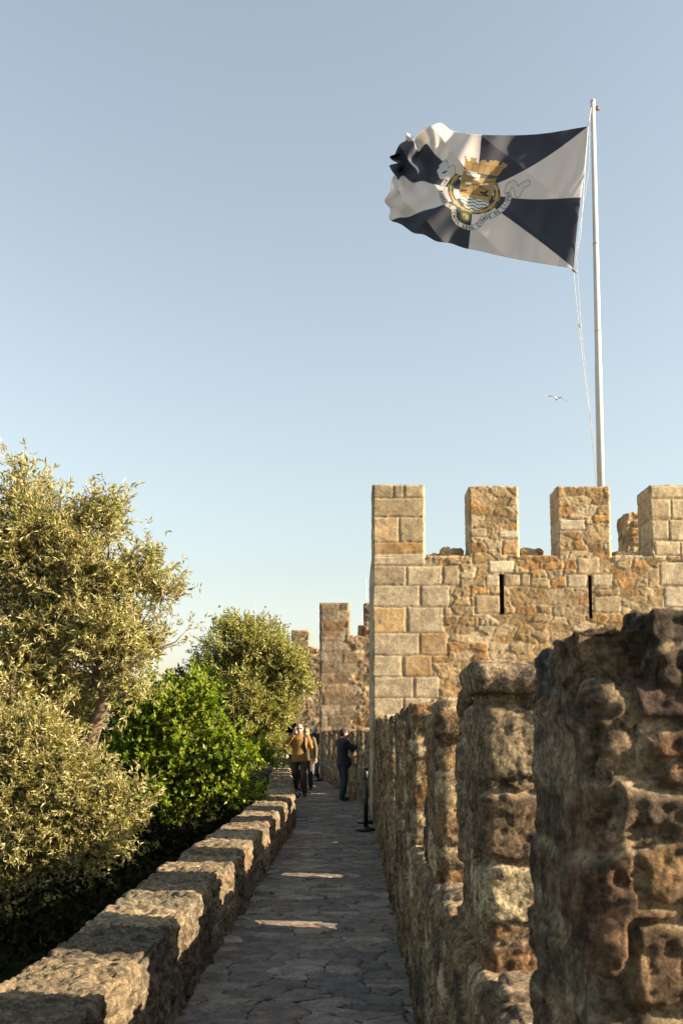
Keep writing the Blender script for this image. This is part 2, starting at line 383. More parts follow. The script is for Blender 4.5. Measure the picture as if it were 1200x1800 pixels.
# far left parapet, turning left
def turned(name, A, B, lab, cat):
    A = Vector(A); B = Vector(B); d = (B-A); L = d.length
    return empty(name, (A.x, A.y, 0), math.atan2(-d.x, d.y), label=lab, cat=cat), L
fl, LL = turned('low_wall', (-1.0, 17.1), (-2.02, 31.5), 'far stretch of low stone parapet bending left beyond the walking man', 'wall')
stone('wall_base', (-.5, 0, -.35), (0, LL, PT), .035, .04, low_field(23), M_LOW, fl, (0, 0, 0), skip=((2, 0),))
stone('curtain_face', (-.6, 0, -4.2), (-.1, LL, -.3), .08, .04, rubble(cell=(.4, .45, .28), pal=PAL_LOW, amp=.03, seed=8), M_LOW, fl, (0, 0, 0), skip=((2, 0),))
fl2, L2 = turned('low_wall', (-2.75, 31.6), (-4.0, 46), 'low stone parapet at the end of the walkway before the dark doorway', 'wall')
stone('wall_base', (-.4, 0, -.35), (0, L2, .62), .06, .04, low_field(25), M_LOW, fl2, (0, 0, 0), skip=((2, 0),))
stone('pier', (-.45, -.35, -.35), (.75, .05, .78), .04, .03, low_field(26), M_LOW, fl2, (0, 0, 0), skip=((2, 0),))

# far right parapet, turning left past the first tower
fr, LR = turned('battlement_wall', (.34, 20.9), (-1.02, 33.1), 'rubble parapet with narrow gaps where a woman leans, between the two towers', 'wall')
fF = rubble(cell=(1.2, .3, .19), jit=(0, .85, .6), pal=PAL_NEAR, amp=.03, seed=13, rough=.02)
hl = [(1.2, 1.45, .2, .55), (4.6, 4.9, .22, .6), (8.3, 8.6, .22, .6)]
cy = sorted([0, LR]+[v for h_ in hl for v in h_[:2]])
for y0, y1 in zip(cy[:-1], cy[1:]):
    hz = [h_ for h_ in hl if abs(h_[0]-y0) < 1e-6]
    if hz:
        stone('wall_base', (0, y0-.02, -.3), (.45, y1+.02, hz[0][2]), .04, .03, fF, M_NEAR, fr, (0, 0, 0), skip=((2, 0),))
        stone('wall_base', (0, y0-.02, hz[0][3]), (.45, y1+.02, .85), .04, .03, fF, M_NEAR, fr, (0, 0, 0))
    else:
        stone('wall_base', (0, y0, -.3), (.45, y1, .85), .035, .03, fF, M_NEAR, fr, (0, 0, 0), skip=((2, 0),))
y = .05; k = 0
while y < LR-.5:
    y1 = min(y+.95, LR)
    stone('merlon', (rnd.uniform(-.01, .02), y, .80), (.44, y1, 1.60+rnd.uniform(-.04, .03)), .03, .03, fF, M_NEAR, fr, (0, 0, 0), skip=((2, 0),))
    y += 1.62

# ------------------------------------------------------------------ walkway
def xl(Y): return np.interp(Y, [-3, 17.2, 31.5, 34, 52], [-1.03, -1.03, -2.05, -2.8, -4.4])
def xr(Y): return np.interp(Y, [-3, 20.9, 33.1, 52], [.40, .40, -.98, -.98])
ys = np.concatenate([np.arange(-3, 3.5, .05), np.arange(3.5, 20, .016), np.arange(20, 52, .05)])
us = np.linspace(0, 1, 96)
Yg, Ug = np.meshgrid(ys, us, indexing='ij')
Xg = xl(Yg)*(1-Ug)+xr(Yg)*Ug
P = np.c_[Xg.ravel(), Yg.ravel(), np.zeros(Xg.size)]
Wp = P+.05*np.c_[fbm(P, 4, 2, 1)-.5, fbm(P, 4, 2, 2)-.5, np.zeros(len(P))]
f1, f2, ids = worley(np.c_[Wp[:, :2], np.full(len(P), .5)], (.27, .19, 1.), (1.0, 1.0, 0), 77)
e = (f2-f1)*.25*.6
hh = _h(ids[:, 0], ids[:, 1], ids[:, 2], 3); h3 = _h(ids[:, 0], ids[:, 1], ids[:, 2], 4)
wear = np.exp(-((Ug.ravel()-.5)/.3)**2)
P[:, 2] = sst(0, .010, e)*(.010+.012*h3)+(fbm(P, 9, 3, 9)-.5)*.018+(fbm(P, 1.2, 2, 19)-.5)*.03+.004*h3*np.sin(P[:, 0]*13+h3*9)-.02
PALP = [(.22, .187, .155), (.26, .222, .18), (.20, .178, .155), (.31, .27, .22), (.24, .178, .14), (.17, .155, .145)]
tn = pick(PALP, hh)*(.66+.40*h3)[:, None]
g = np.arange(Xg.size).reshape(Xg.shape)
Q = np.stack([g[:-1, :-1], g[:-1, 1:], g[1:, 1:], g[1:, :-1]], -1).reshape(-1, 4)
tag(np_obj('path', P, Q, M_PATH, None, {'tint': tn, 'edge': e}), 'crazy-paved stone walkway on top of the castle wall', 'path', kind='structure')
# rampart carrying the walk
mb = MB(); mb.add([(-1.3, -3, -.06), (.7, -3, -.06), (.7, 21, -.06), (-.6, 33.2, -.06), (-1.0, 54, -.06), (-4.6, 54, -.06), (-2.3, 31.5, -.06), (-1.3, 17, -.06)]+
                  [(-1.3, -3, -4.5), (.7, -3, -4.5), (.7, 21, -4.5), (-.6, 33.2, -4.5), (-1.0, 54, -4.5), (-4.6, 54, -4.5), (-2.3, 31.5, -4.5), (-1.3, 17, -4.5)],
                 [(0, 1, 2, 3, 4, 5, 6, 7)]+[(i, i+8, (i+1) % 8+8, (i+1) % 8) for i in range(8)])
tag(mb.build('rampart', simple('rampart_earth', (.16, .13, .10), .95), smooth=False), 'solid stone rampart under the walkway', 'rampart', kind='structure')

# ------------------------------------------------------------------ towers
def tower_field(blocks, rub, left, rowh=.40, qlen=(.9, 1.5), xq=None, seed=5, allash=False):
    B = blocks
    def f(P, Nn):
        h, e, t = rub(P, Nn)
        front = np.abs(Nn[:, 1]) >= np.abs(Nn[:, 0])
        u = np.where(front, P[:, 0]-left, P[:, 1]-left_y)
        if B is not None:
            for (x0, x1, z0, z1, c, am) in B:
                ins = np.minimum(np.minimum(P[:, 0]-x0, x1-P[:, 0]), np.minimum(P[:, 2]-z0, z1-P[:, 2]))
                wob = (fbm(P, 7, 2, 3)-.5)*.03
                d = ins+wob
                m = (d > -.02) & front & (P[:, 1] < left_y+.3)
                e[m] = np.maximum(d[m], 0)+.005
                hb = am*.6*sst(0, .02, d)+(fbm(P, 14, 3, 44)-.5)*.008
                h[m] = hb[m]; q_ = sst(.35, .65, fbm(P[m], (2.5, 2.5, 5), 3, 5))[:, None]; t[m] = (np.array(c)*(.55+.45*q_)+np.array((.44, .355, .23))*(.45-.45*q_))*(.9+.2*fbm(P[m], 9, 3, 6))[:, None]
        if rowh:
            zz = P[:, 2]+(vnoise(P, 1.1, 4)-.5)*.02
            row = np.floor(zz/rowh).astype(np.int64); o = row*0
            hr = _h(row, o, o, seed); wd = .55+.4*_h(row, o, o, seed+1)
            uu = u/wd+hr*7; idx = np.floor(uu).astype(np.int64)
            eb = np.minimum((uu-idx)*wd, (1-(uu-idx))*wd); ez = np.minimum(zz-row*rowh, (row+1)*rowh-zz)
            d = np.minimum(eb, ez)
            lim = qlen[0]+(qlen[1]-qlen[0])*_h(row, o, o, seed+2)
            lim = np.where(front, lim, 99) if not allash else lim*0+99
            d = np.minimum(d, lim-u)
            m = (d > -.02)
            if B is not None: m &= ~front
            e[m] = np.maximum(d[m], 0)
            hc = _h(row, idx, o, seed+3)
            h[m] = (.02*sst(0, .03, d)*(.4+.6*hc)+(fbm(P, 12, 3, 45)-.5)*.016)[m]
            t[m] = (pick(PAL_Q, hc)*(.85+.3*_h(row, idx, o, seed+4))[:, None])[m]
        return h-corner_wear(P, Nn, seed), e, t
    return f
PAL_Q = [(.46, .385, .26), (.43, .34, .22), (.47, .40, .28), (.41, .30, .16)]
# tower one
TY = 18.0; left_y = TY
def X1(px): return (px-622)/1750*TY
def Z1(py): return W(1000, py, TY).z
rows = [850, 875, 909, 953, 994, 1029, 1067, 1113, 1152, 1190, 1227, 1266, 1306, 1345]
bl = {0: [(35, 112), (115, 152), (155, 234)], 1: [(35, 234)], 2: [(35, 133), (137, 234)], 3: [(35, 234)], 4: [(35, 160), (163, 297), (300, 362)], 5: [(35, 210), (215, 323)],
      6: [(35, 157), (165, 300)], 7: [(35, 207), (211, 313)], 8: [(35, 141), (147, 255)], 9: [(35, 183), (190, 280)], 10: [(35, 143), (150, 250)], 11: [(35, 190), (196, 290)], 12: [(35, 150), (155, 260)]}
cre = (.46, .385, .26); ora = (.39, .24, .10); tan_ = (.40, .31, .18); dk = (.34, .27, .17)
colr = {(0, 0): dk, (0, 1): dk, (0, 2): tan_, (1, 0): tan_, (2, 0): (.56, .40, .22), (2, 1): tan_, (3, 0): (.58, .40, .20), (4, 0): dk, (4, 1): (.56, .46, .30), (4, 2): tan_, (6, 0): (.56, .38, .18), (7, 1): ora, (8, 1): ora}
def px2(x): return X1(640+x/2.1429)
blocks = []
for r_, bs in bl.items():
    for i, (a, b) in enumerate(bs):
        if r_ == 3:
            zm = (Z1(rows[3])+Z1(rows[4]))/2
            blocks.append((px2(a)-.02, px2(b), zm+.0, Z1(rows[3]), ora, .015)); blocks.append((px2(a)-.02, px2(b), Z1(rows[4]), zm, cre, .02)); continue
        blocks.append((px2(a)-(.03 if a == 35 else 0), px2(b), Z1(rows[r_+1]), Z1(rows[r_]), colr.get((r_, i), cre), .02))
for (a, b, y0, y1, c) in [(474, 568, 355, 402, (.62, .54, .38)), (808, 892, 345, 405, (.54, .42, .25)), (530, 592, 405, 450, tan_), (770, 842, 408, 455, cre), (865, 940, 408, 450, cre), (462, 512, 408, 450, cre),
                          (420, 514, 485, 552, tan_), (866, 970, 490, 550, tan_), (1120, 1330, 362, 448, (.54, .44, .29)), (1135, 1300, 455, 530, (.60, .52, .37)),
                          (595, 630, 405, 450, tan_), (744, 842, 200, 240, (.56, .48, .35)), (528, 592, 275, 330, (.52, .28, .10)), (512, 590, 243, 270, (.60, .54, .40)), (395, 466, 233, 262, tan_)]:
    blocks.append((px2(a), px2(b), Z1(820+y1/2.1429), Z1(820+y0/2.1429), c, .02))
for (a, b, y0, y1) in [(1105, 1200, 283, 335), (1090, 1160, 203, 275), (1162, 1290, 203, 280), (1090, 1170, 125, 195), (1172, 1300, 125, 198), (1090, 1230, 74, 120)]:
    blocks.append((px2(a), px2(b), Z1(820+y1/2.1429), Z1(820+y0/2.1429), (.56, .45, .28), .02))
rubT = rubble(cell=(.36, 1.1, .168), jit=(.95, 0, .48), pal=PAL_T, amp=.020, seed=41, rough=.009, warp=.035, sst_w=.022, facet=.1, pit=.006)
fT = tower_field(blocks, rubT, X1(655), rowh=.42, seed=9)
t1 = empty('tower', (3, TY+1, 0), label='pale sunlit stone tower with tall merlons and two arrow slits, nearest of the towers', cat='tower')
T1 = (3, TY+1, 0); xL = X1(655); xR = 8.6; zc = Z1(977); ztop = Z1(852)
sl1 = (X1(879), X1(887), Z1(1080), Z1(1008)); sl2 = (X1(1036), X1(1043), Z1(1088), Z1(1010))
cuts = [((a, TY-.2, c), (b, TY+.08, d)) for a, b, c, d in (sl1, sl2)]
stone('tower_wall', (xL, TY, -4.3), (xR, TY+3.0, zc), .021, .02, fT, M_TOWER, t1, T1, skip=((2, 0), (0, 1)), cuts=cuts)
stone('tower_wall', (xR-.02, TY+.02, -4.3), (xR+.3, TY+2.98, zc-.02), .12, .02, rubT, M_TOWER, t1, T1, skip=((2, 0),))
for a, b, c, d in (sl1, sl2):
    m = MB(); y0, y1 = TY+.0, TY+.55; a -= .012; b += .012; c -= .015; d += .015
    m.add([(a, y0, c), (b, y0, c), (b, y0, d), (a, y0, d), (a-.02, y1, c), (b+.02, y1, c), (b+.02, y1, d), (a-.02, y1, d)],
          [(0, 4, 5, 1), (1, 5, 6, 2), (2, 6, 7, 3), (3, 7, 4, 0), (4, 7, 6, 5)])
    for i in range(len(m.v)): m.v[i] = tuple(np.array(m.v[i])-T1)
    m.build('arrow_slit', M_DEEP, t1, smooth=False)
def mer(a, b, top, th=.66, y=TY, f=fT, z=None):
    stone('merlon', (X1(a)*y/TY, y+.0, (zc if z is None else z)-.06), (X1(b)*y/TY, y+th, top), .02, .022, f, M_TOWER, t1, T1, skip=((2, 0),))
mer(656, 748, Z1(851), .8); mer(828, 915, Z1(855)); mer(985, 1078, Z1(855)); mer(1150, 1262, Z1(853), .8); mer(1330, 1420, Z1(853))
fR = rubble(cell=(.3, .3, .2), jit=(.85, .8, .6), pal=PAL_T, amp=.04, seed=47, rough=.03, facet=.6)
stone('merlon', (5.62, TY+2.35, zc-.06), (6.5, TY+3.0, ztop-.02), .03, .03, fR, M_TOWER, t1, T1, skip=((2, 0),))
stone('merlon', (7.3, TY+2.35, zc-.06), (8.3, TY+3.0, ztop-.02), .03, .03, fR, M_TOWER, t1, T1, skip=((2, 0),))
for (a, b, hh_) in ((778, 818, .16), (920, 960, .15), (752, 775, .05), (1090, 1130, .10)):
    stone('ledge_rubble', (X1(a), TY+.12, zc-.05), (X1(b), TY+.6, zc+hh_), .02, .06, fR, M_TOWER, t1, T1, skip=((2, 0),))
# tower two
TY2 = 33.0; left_y = TY2
def X2(px): return (px-622)/1750*TY2
def Z2(py): return W(600, py, TY2).z
PAL_Q = [(.31, .25, .16), (.25, .18, .11), (.36, .29, .20), (.26, .16, .08), (.34, .28, .19), (.20, .155, .105), (.28, .20, .12)]
t2 = empty('tower', (1, TY2+2, 0), label='brown weathered stone tower further along the path, behind the woman', cat='tower')
T2 = (1, TY2+2, 0)
rub2 = rubble(cell=(.42, 1.3, .25), jit=(.85, 0, .6), pal=PAL_F, amp=.035, seed=61, rough=.03, facet=.3)
f2_ = tower_field(None, rub2, X2(562), rowh=.35, qlen=(.85, 1.5), seed=29)
stone('tower_wall', (X2(562), TY2, -4.3), (6.0, TY2+4, Z2(1118)), .045, .02, f2_, M_FAR, t2, T2, skip=((2, 0), (0, 1)))
for a, b, tp in ((562, 614, 1060), (640, 690, 1060), (716, 760, 1060), (786, 830, 1060)):
    stone('merlon', (X2(a), TY2+.003, Z2(1118)-.06), (X2(b), TY2+.7, Z2(tp)), .04, .02, f2_, M_FAR, t2, T2, skip=((2, 0),))
stone('ledge_rubble', (X2(630), TY2+.1, Z2(1118)-.05), (X2(640), TY2+.5, Z2(1099)), .04, .03, rub2, M_FAR, t2, T2)
# tower three with doorway
TY3 = 50.0; left_y = TY3
t3 = empty('tower', (-4, TY3+2, 0), label='distant stone tower with dark doorway closing the walkway behind the trees', cat='tower')
T3 = (-4, TY3+2, 0)
def X3(px): return (px-622)/1750*TY3
def Z3(py): return W(540, py, TY3).z
f3_ = tower_field(None, rubble(cell=(.4, .4, .26), pal=PAL_F, amp=.05, seed=63, rough=.04), X3(512), rowh=.36, qlen=(.6, 1.0), seed=33)
dcut = [((X3(497), TY3-.3, -.3), (X3(521), TY3+.08, 2.0))]
stone('tower_wall', (X3(440), TY3, -4.3), (2.5, TY3+4, Z3(1150)), .06, .02, f3_, M_FAR, t3, T3, skip=((2, 0),), cuts=dcut)
stone('merlon', (X3(512), TY3+.003, Z3(1150)-.06), (X3(543), TY3+.8, Z3(1108)), .06, .02, f3_, M_FAR, t3, T3, skip=((2, 0),))
stone('merlon', (X3(446), TY3+.003, Z3(1150)-.06), (X3(480), TY3+.8, Z3(1108)), .06, .02, f3_, M_FAR, t3, T3, skip=((2, 0),))
for k in range(5):
    px = 544+k*4.5
    stone('ledge_rubble', (X3(px), TY3+.2, Z3(1150)-.06), (X3(px+5), TY3+.7, Z3(1136+k*1.5)), .05, .04, rub2, M_FAR, t3, T3)
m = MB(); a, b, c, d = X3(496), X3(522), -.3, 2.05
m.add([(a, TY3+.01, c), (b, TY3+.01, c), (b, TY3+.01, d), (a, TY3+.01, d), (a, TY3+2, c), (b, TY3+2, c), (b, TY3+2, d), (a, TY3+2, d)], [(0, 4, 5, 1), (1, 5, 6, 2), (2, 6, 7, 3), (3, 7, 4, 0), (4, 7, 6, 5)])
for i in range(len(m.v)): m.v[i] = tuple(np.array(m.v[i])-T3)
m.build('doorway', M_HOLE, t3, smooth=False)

# ------------------------------------------------------------------ ground
gs = 3000
xs = np.concatenate([[-gs, -600, -150, -60], np.arange(-40, 0, 1.0), [0, 20, 60, 150, 600, gs]]); ysn = np.concatenate([[-gs, -300, -60], np.arange(-20, 60, 1.0), [60, 90, 200, 600, gs]])
A, B = np.meshgrid(xs, ysn, indexing='ij'); P = np.c_[A.ravel(), B.ravel(), np.zeros(A.size)]
P[:, 2] = -3.1+(fbm(P, .15, 3, 5)-.5)*1.0
P[:, 2] = np.where(P[:, 0] > 0, -4.0, P[:, 2])
g = np.arange(A.size).reshape(A.shape); Q = np.stack([g[:-1, :-1], g[1:, :-1], g[1:, 1:], g[:-1, 1:]], -1).reshape(-1, 4)
tag(np_obj('ground', P, Q, simple('soil', (.075, .062, .04), .95, .4, 2)), 'earth slope below the castle wall', 'ground', kind='structure')

# ------------------------------------------------------------------ foliage
RG = np.random.default_rng(7)
def unit(v): return v/(np.linalg.norm(v, axis=1, keepdims=True)+1e-9)
def leaves_obj(name, C, D, size, wid, pal, mat, parent, org, droop=0, bend=.12):
    n = len(C); D = unit(D); rn = unit(RG.normal(size=(n, 3))+np.array((.25, -.1, .6))); S_ = unit(np.cross(D, rn)); U = np.cross(S_, D)
    l = size*(.65+.7*RG.random(n))[:, None]; w_ = wid*(.7+.6*RG.random(n))[:, None]
    b = C; V = np.stack([b, b+D*l*.45+S_*w_*.5+U*bend*l*.4, b+D*l+U*(-bend)*l, b+D*l*.45-S_*w_*.5+U*bend*l*.4], 1).reshape(-1, 3)-np.array(org)
    F = np.arange(n*4).reshape(-1, 4)
    t = pick(pal, RG.random(n))*(.65+.55*RG.random(n))[:, None]
    return np_obj(name, V, F, mat, parent, {'tint': np.repeat(t, 4, 0)}, smooth=False)
def make_tree(name, label, cat, blobs, Y, trunk, nclus, shoots, nleaf, size, wid, pal, mat, seed, thick=.09, fill=.35, group=None, shootlen=.28, flat=1.0, ydepth=1.0, trunk_mat=None):
    rg = random.Random(seed); rn = np.random.default_rng(seed)
    base = Vector(trunk[0]); root = empty(name, base, label=label, cat=cat, group=group); org = np.array(base)
    cen = []; rad = []
    for i, b in enumerate(blobs):
        yo = b[3] if len(b) > 3 else 0
        c = W(b[0], b[1], Y+yo); cen.append(c); rad.append(b[2]/1750*(Y+yo))
    cen = np.array(cen); rad = np.array(rad); wts = rad**2.2; wts = wts/wts.sum()
    k = rn.choice(len(cen), nclus, p=wts)
    d = unit(rn.normal(size=(nclus, 3))); rr = rn.random(nclus)**fill
    lump = .62+.72*fbm(d*1.3+cen[k], 2.6, 2, seed)
    C = cen[k]+d*(rad[k]*rr*lump)[:, None]*np.array((1, ydepth, flat))
    kp = fbm(C, 2.6 if Y < 20 else 1.5, 2, seed+5) > (.475 if 'olive' in name else .47 if 'green' in name else .42); C = C[kp]; k = k[kp]; nclus = len(C)
    # branches
    mb = MB(); fork = Vector(trunk[-1]); tw = MB()
    n = len(trunk); mb.tube([Vector(p)-base for p in trunk], [thick*(1.15-.5*i/(n-1)) for i in range(n)], 10)
    for i in range(len(cen)):
        tg = Vector(cen[i]); mid = fork.lerp(tg, .45)+Vector((rg.uniform(-.15, .15), rg.uniform(-.15, .15), rg.uniform(-.05, .25)))*rad[i]*1.2
        p = [fork-base, fork.lerp(mid, .5)-base+Vector((rg.uniform(-.06, .06),)*3), mid-base, mid.lerp(tg, .6)-base+Vector((rg.uniform(-.1, .1), 0, rg.uniform(-.05, .1))), tg-base]
        r0 = thick*.5*min(1, rad[i]/rad.max()+.2)
        mb.tube(p, [r0, r0*.8, r0*.6, r0*.42, r0*.25], 6)
    for j in range(nclus):
        if rg.random() < .9:
            c = Vector(C[j]); s = Vector(cen[k[j]]).lerp(c, rg.uniform(0, .4)); q = s.lerp(c, .55)+Vector((rg.uniform(-1, 1), rg.uniform(-1, 1), rg.uniform(-1, 1)))*.07*(c-s).length
            tw.tube([s-base, q-base, c-base], [.012*thick/.09, .009*thick/.09, .005], 3, cap=False)
    # shoots and leaves
    ns = nclus*shoots; kc = np.repeat(np.arange(nclus), shoots)
    sd = unit(unit(C[kc]-cen[k][kc])*.9+rn.normal(size=(ns, 3))*.65+np.array((0, 0, .45)))
    sb = C[kc]+rn.normal(size=(ns, 3))*.07; sl_ = shootlen*(.5+rn.random(ns))
    nl = ns*nleaf; ks = np.repeat(np.arange(ns), nleaf); t = rn.random(nl)
    LC = sb[ks]+sd[ks]*(t*sl_[ks])[:, None]; LD = unit(sd[ks]*.8+rn.normal(size=(nl, 3))*.62)
    mb.build('trunk', trunk_mat or M_BARK, root); tw.build('twigs', M_TWIG, root)
    leaves_obj('crown', LC, LD, size, wid, pal, mat, root, org)
    return root
OL = [(.30, .27, .12), (.19, .185, .07), (.39, .36, .18), (.11, .11, .04), (.52, .48, .28), (.26, .19, .09)]
tY = 12.0
make_tree('olive_tree', 'large silvery green olive tree with bare leaning trunk, tallest tree left of the wall', 'tree',
          [(50, 868, 44), (118, 905, 46), (180, 925, 34), (60, 965, 80), (160, 1000, 70), (232, 1022, 46), (285, 1048, 32), (85, 1085, 92), (190, 1110, 72), (275, 1122, 44), (-70, 985, 95), (-110, 1140, 130), (30, 1190, 70),
           (110, 1165, 52), (245, 1158, 34), (-70, 1330, 120, .5), (312, 1132, 26), (40, 830, 20), (185, 880, 14), (318, 1032, 12), (205, 960, 26), (262, 990, 18), (328, 1108, 20), (145, 1228, 24), (222, 1222, 20), (130, 1262, 18)],
          tY, [W(110, 1900, tY), W(120, 1500, tY), W(150, 1335, tY), W(168, 1275, tY), W(185, 1230, tY), W(182, 1195, tY)],
          2600, 5, 17, .080, .021, OL, M_OLIVE, 11, thick=.10, fill=.5)
lY = 11.2
make_tree('olive_shrub', 'low bushy olive shrub in front of the leaning trunk, lower left behind the parapet', 'shrub',
          [(50, 1330, 70), (30, 1420, 92), (115, 1420, 62), (170, 1420, 42), (15, 1255, 52), (95, 1490, 50), (-60, 1380, 110), (150, 1360, 28), (150, 1480, 38), (0, 1500, 55), (215, 1405, 26), (236, 1425, 15), (195, 1465, 28),
           (20, 1210, 40), (100, 1345, 36), (50, 1535, 36), (-10, 1540, 50), (165, 1525, 18), (118, 1520, 28), (75, 1250, 34), (115, 1300, 26)],
          lY, [W(40, 1950, lY), W(45, 1800, lY), W(60, 1560, lY)], 1750, 5, 18, .070, .020, OL, M_OLIVE, 12, thick=.05, fill=.5, shootlen=.24)
GR = [(.15, .23, .015), (.21, .28, .02), (.08, .13, .01), (.27, .32, .03), (.05, .08, .01), (.20, .19, .035)]
gY = 15.5
make_tree('green_shrub', 'vivid green leafy shrub between the olive tree and the darker round tree', 'shrub',
          [(262, 1255, 50), (325, 1300, 50), (395, 1325, 38), (300, 1365, 66), (235, 1345, 50), (375, 1375, 46), (335, 1240, 34), (425, 1340, 20), (255, 1430, 42), (300, 1210, 28), (320, 1440, 40), (430, 1385, 28), (355, 1200, 22, 3)],
          gY, [W(300, 1800, gY), W(300, 1550, gY), W(305, 1400, gY)], 1250, 4, 13, .078, .052, GR, M_GREEN, 13, thick=.05, fill=.45, shootlen=.22)
RT = [(.27, .26, .075), (.34, .32, .11), (.15, .16, .05), (.42, .39, .15), (.09, .10, .03)]
rY = 26.5
make_tree('round_tree', 'rounded dense grey green tree beside the far parapet, lit on its right', 'tree',
          [(400, 1150, 56), (455, 1145, 50), (500, 1168, 38), (522, 1192, 26), (440, 1220, 70), (485, 1252, 38), (385, 1220, 48), (450, 1290, 44), (425, 1105, 26), (362, 1180, 28), (400, 1290, 45), (530, 1215, 18), (475, 1305, 28)],
          rY, [W(430, 1600, rY), W(430, 1450, rY), W(432, 1300, rY)], 1500, 5, 15, .08, .034, RT, M_OLIVE, 14, thick=.12, fill=.45, shootlen=.3)
make_tree('green_shrub', 'small bright green shrub hugging the far parapet beneath the round tree', 'shrub',
          [(455, 1325, 20), (470, 1340, 15), (435, 1345, 24), (415, 1375, 30)], 21.5, [W(430, 1700, 21.5), W(430, 1500, 21.5), W(440, 1360, 21.5)], 170, 4, 12, .085, .055, GR, M_GREEN, 15, thick=.04, fill=.45, shootlen=.18)
make_tree('dark_shrub', 'dark leafy bush filling the gap behind the leaning olive trunk', 'shrub',
          [(120, 1290, 60), (180, 1330, 60), (60, 1300, 60), (230, 1290, 50), (160, 1400, 70), (280, 1280, 45), (330, 1220, 34), (0, 1320, 70), (195, 1250, 48), (215, 1225, 34), (120, 1240, 50)],
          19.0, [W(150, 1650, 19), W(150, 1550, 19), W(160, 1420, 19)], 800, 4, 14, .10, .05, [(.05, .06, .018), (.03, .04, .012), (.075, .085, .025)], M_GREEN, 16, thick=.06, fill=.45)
# dark undergrowth on the slope
n = 8000
ux = -1.75-RG.random(n)**1.4*7.5; uy = 2+RG.random(n)*27
base = np.c_[ux, uy, np.zeros(n)]
uz = -1.15+fbm(base, .55, 3, 88)*1.5-.10*np.abs(ux+1.8)+RG.random(n)*.25-.035*np.clip(12-uy, 0, 9)
c = np.c_[ux, uy, uz]; kk = np.repeat(np.arange(n), 26)
LC = c[kk]+RG.normal(size=(len(kk), 3))*np.array((.2, .2, .16)); LD = RG.normal(size=(len(kk), 3))+np.array((0, 0, .3))
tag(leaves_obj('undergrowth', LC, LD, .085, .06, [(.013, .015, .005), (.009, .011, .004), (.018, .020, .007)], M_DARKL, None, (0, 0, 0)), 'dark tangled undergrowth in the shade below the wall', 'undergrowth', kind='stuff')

# ------------------------------------------------------------------ flag and pole
FY = 22.0
M_WHITE = simple('white_paint', (.48, .47, .455), .45, .06, 5); M_ROPE = simple('rope', (.62, .60, .55), .8); M_RUST = simple('rusty_metal', (.22, .13, .07), .6)
pb = W(1058, 1000, FY); ptop = W(1041, 180, FY); pb.z = zc-.1
p_ = empty('flagpole', pb, label='tall white flagpole rising behind the third merlon of the near tower', cat='flagpole')
L0 = Vector((0, 0, 0)); L1 = ptop-pb; m = MB()
m.tube([L0, L0.lerp(L1, .45), L0.lerp(L1, .452), L1], [.088, .08, .074, .052], 20); m.build('pole', M_WHITE, p_)
m = MB(); m.ell(L1+Vector((0, 0, .03)), (.062, .062, .05)); m.build('finial', M_WHITE, p_)
m = MB(); m.tube([L1+Vector((.03, 0, -.12)), L1+Vector((.13, 0, -.1)), L1+Vector((.14, 0, -.19))], .022, 8); m.ell(L1+Vector((.10, 0, -.16)), (.05, .03, .05)); m.build('pulley', M_RUST, p_)
for fz in (.33, .52, .70):
    m = MB(); q = L0.lerp(L1, fz); m.tube([q-Vector((0, 0, .02)), q+Vector((0, 0, .02))], .088-.036*fz+.006, 16); m.build('collar', M_WHITE, p_)
hoT = W(1033, 222, FY-.1); hoB = W(1007, 474, FY-.2)
m = MB(); m.tube([L1+Vector((-.04, -.03, -.1)), hoT-pb], .009, 5); m.tube([hoT-pb, hoB-pb+Vector((.18, 0, .8)), hoB-pb], .006, 5)
rp = [hoB-pb, W(1012, 530, FY-.2)-pb, W(1024, 640, FY-.15)-pb, W(1037, 740, FY-.1)-pb, W(1047, 850, FY-.1)-pb]
m.tube(rp, .0055, 5); m.tube([L1+Vector((-.06, 0, -.1)), W(1034, 300, FY-.1)-pb, W(1012, 440, FY-.15)-pb, W(1020, 570, FY-.12)-pb, W(1050, 850, FY-.1)-pb], .004, 5)
m.build('halyard', M_ROPE, p_)
m = MB(); m.tube([hoB-pb+Vector((-.03, 0, 0)), hoB-pb+Vector((.07, 0, -.06))], .022, 6); m.build('toggle', M_RUST, p_)
m = MB(); m.ell(W(1018, 572, FY-.15)-pb, (.03, .03, .06)); m.build('toggle', M_RUST, p_)
# cloth
CU = np.array([0, .25, .5, .75, .9, 1.0])
CT = [[(1033, 222), (1028, 285), (1020, 347), (1013, 410), (1007, 472)],
      [(940, 236), (934, 292), (927, 350), (921, 404), (915, 457)],
      [(846, 237), (841, 287), (833, 338), (828, 388), (823, 437)],
      [(772, 232), (762, 270), (754, 322), (749, 370), (748, 416)],
      [(722, 244), (716, 272), (712, 314), (700, 358), (712, 400)],
      [(699, 249), (693, 278), (694, 308), (676, 350), (690, 386)]]
CT = np.array(CT, float)
def cubic(xk, yk, x):   # hermite through knots
    m_ = np.gradient(yk, xk, axis=0); i = np.clip(np.searchsorted(xk, x)-1, 0, len(xk)-2); h = (xk[i+1]-xk[i]); t = (x-xk[i])/h
    sh = (-1,)+(1,)*(yk.ndim-1); t = t.reshape(sh); h = h.reshape(sh)
    return (2*t**3-3*t**2+1)*yk[i]+(t**3-2*t**2+t)*h*m_[i]+(-2*t**3+3*t**2)*yk[i+1]+(t**3-t**2)*h*m_[i+1]
NU, NV = 520, 340
uu = np.linspace(0, 1, NU); vv = np.linspace(0, 1, NV)
T_ = cubic(CU, CT, uu); T_ = np.swapaxes(cubic(np.linspace(0, 1, 5), np.swapaxes(T_, 0, 1), vv), 0, 1)   # NU,NV,2
U, V_ = np.meshgrid(uu, vv, indexing='ij')
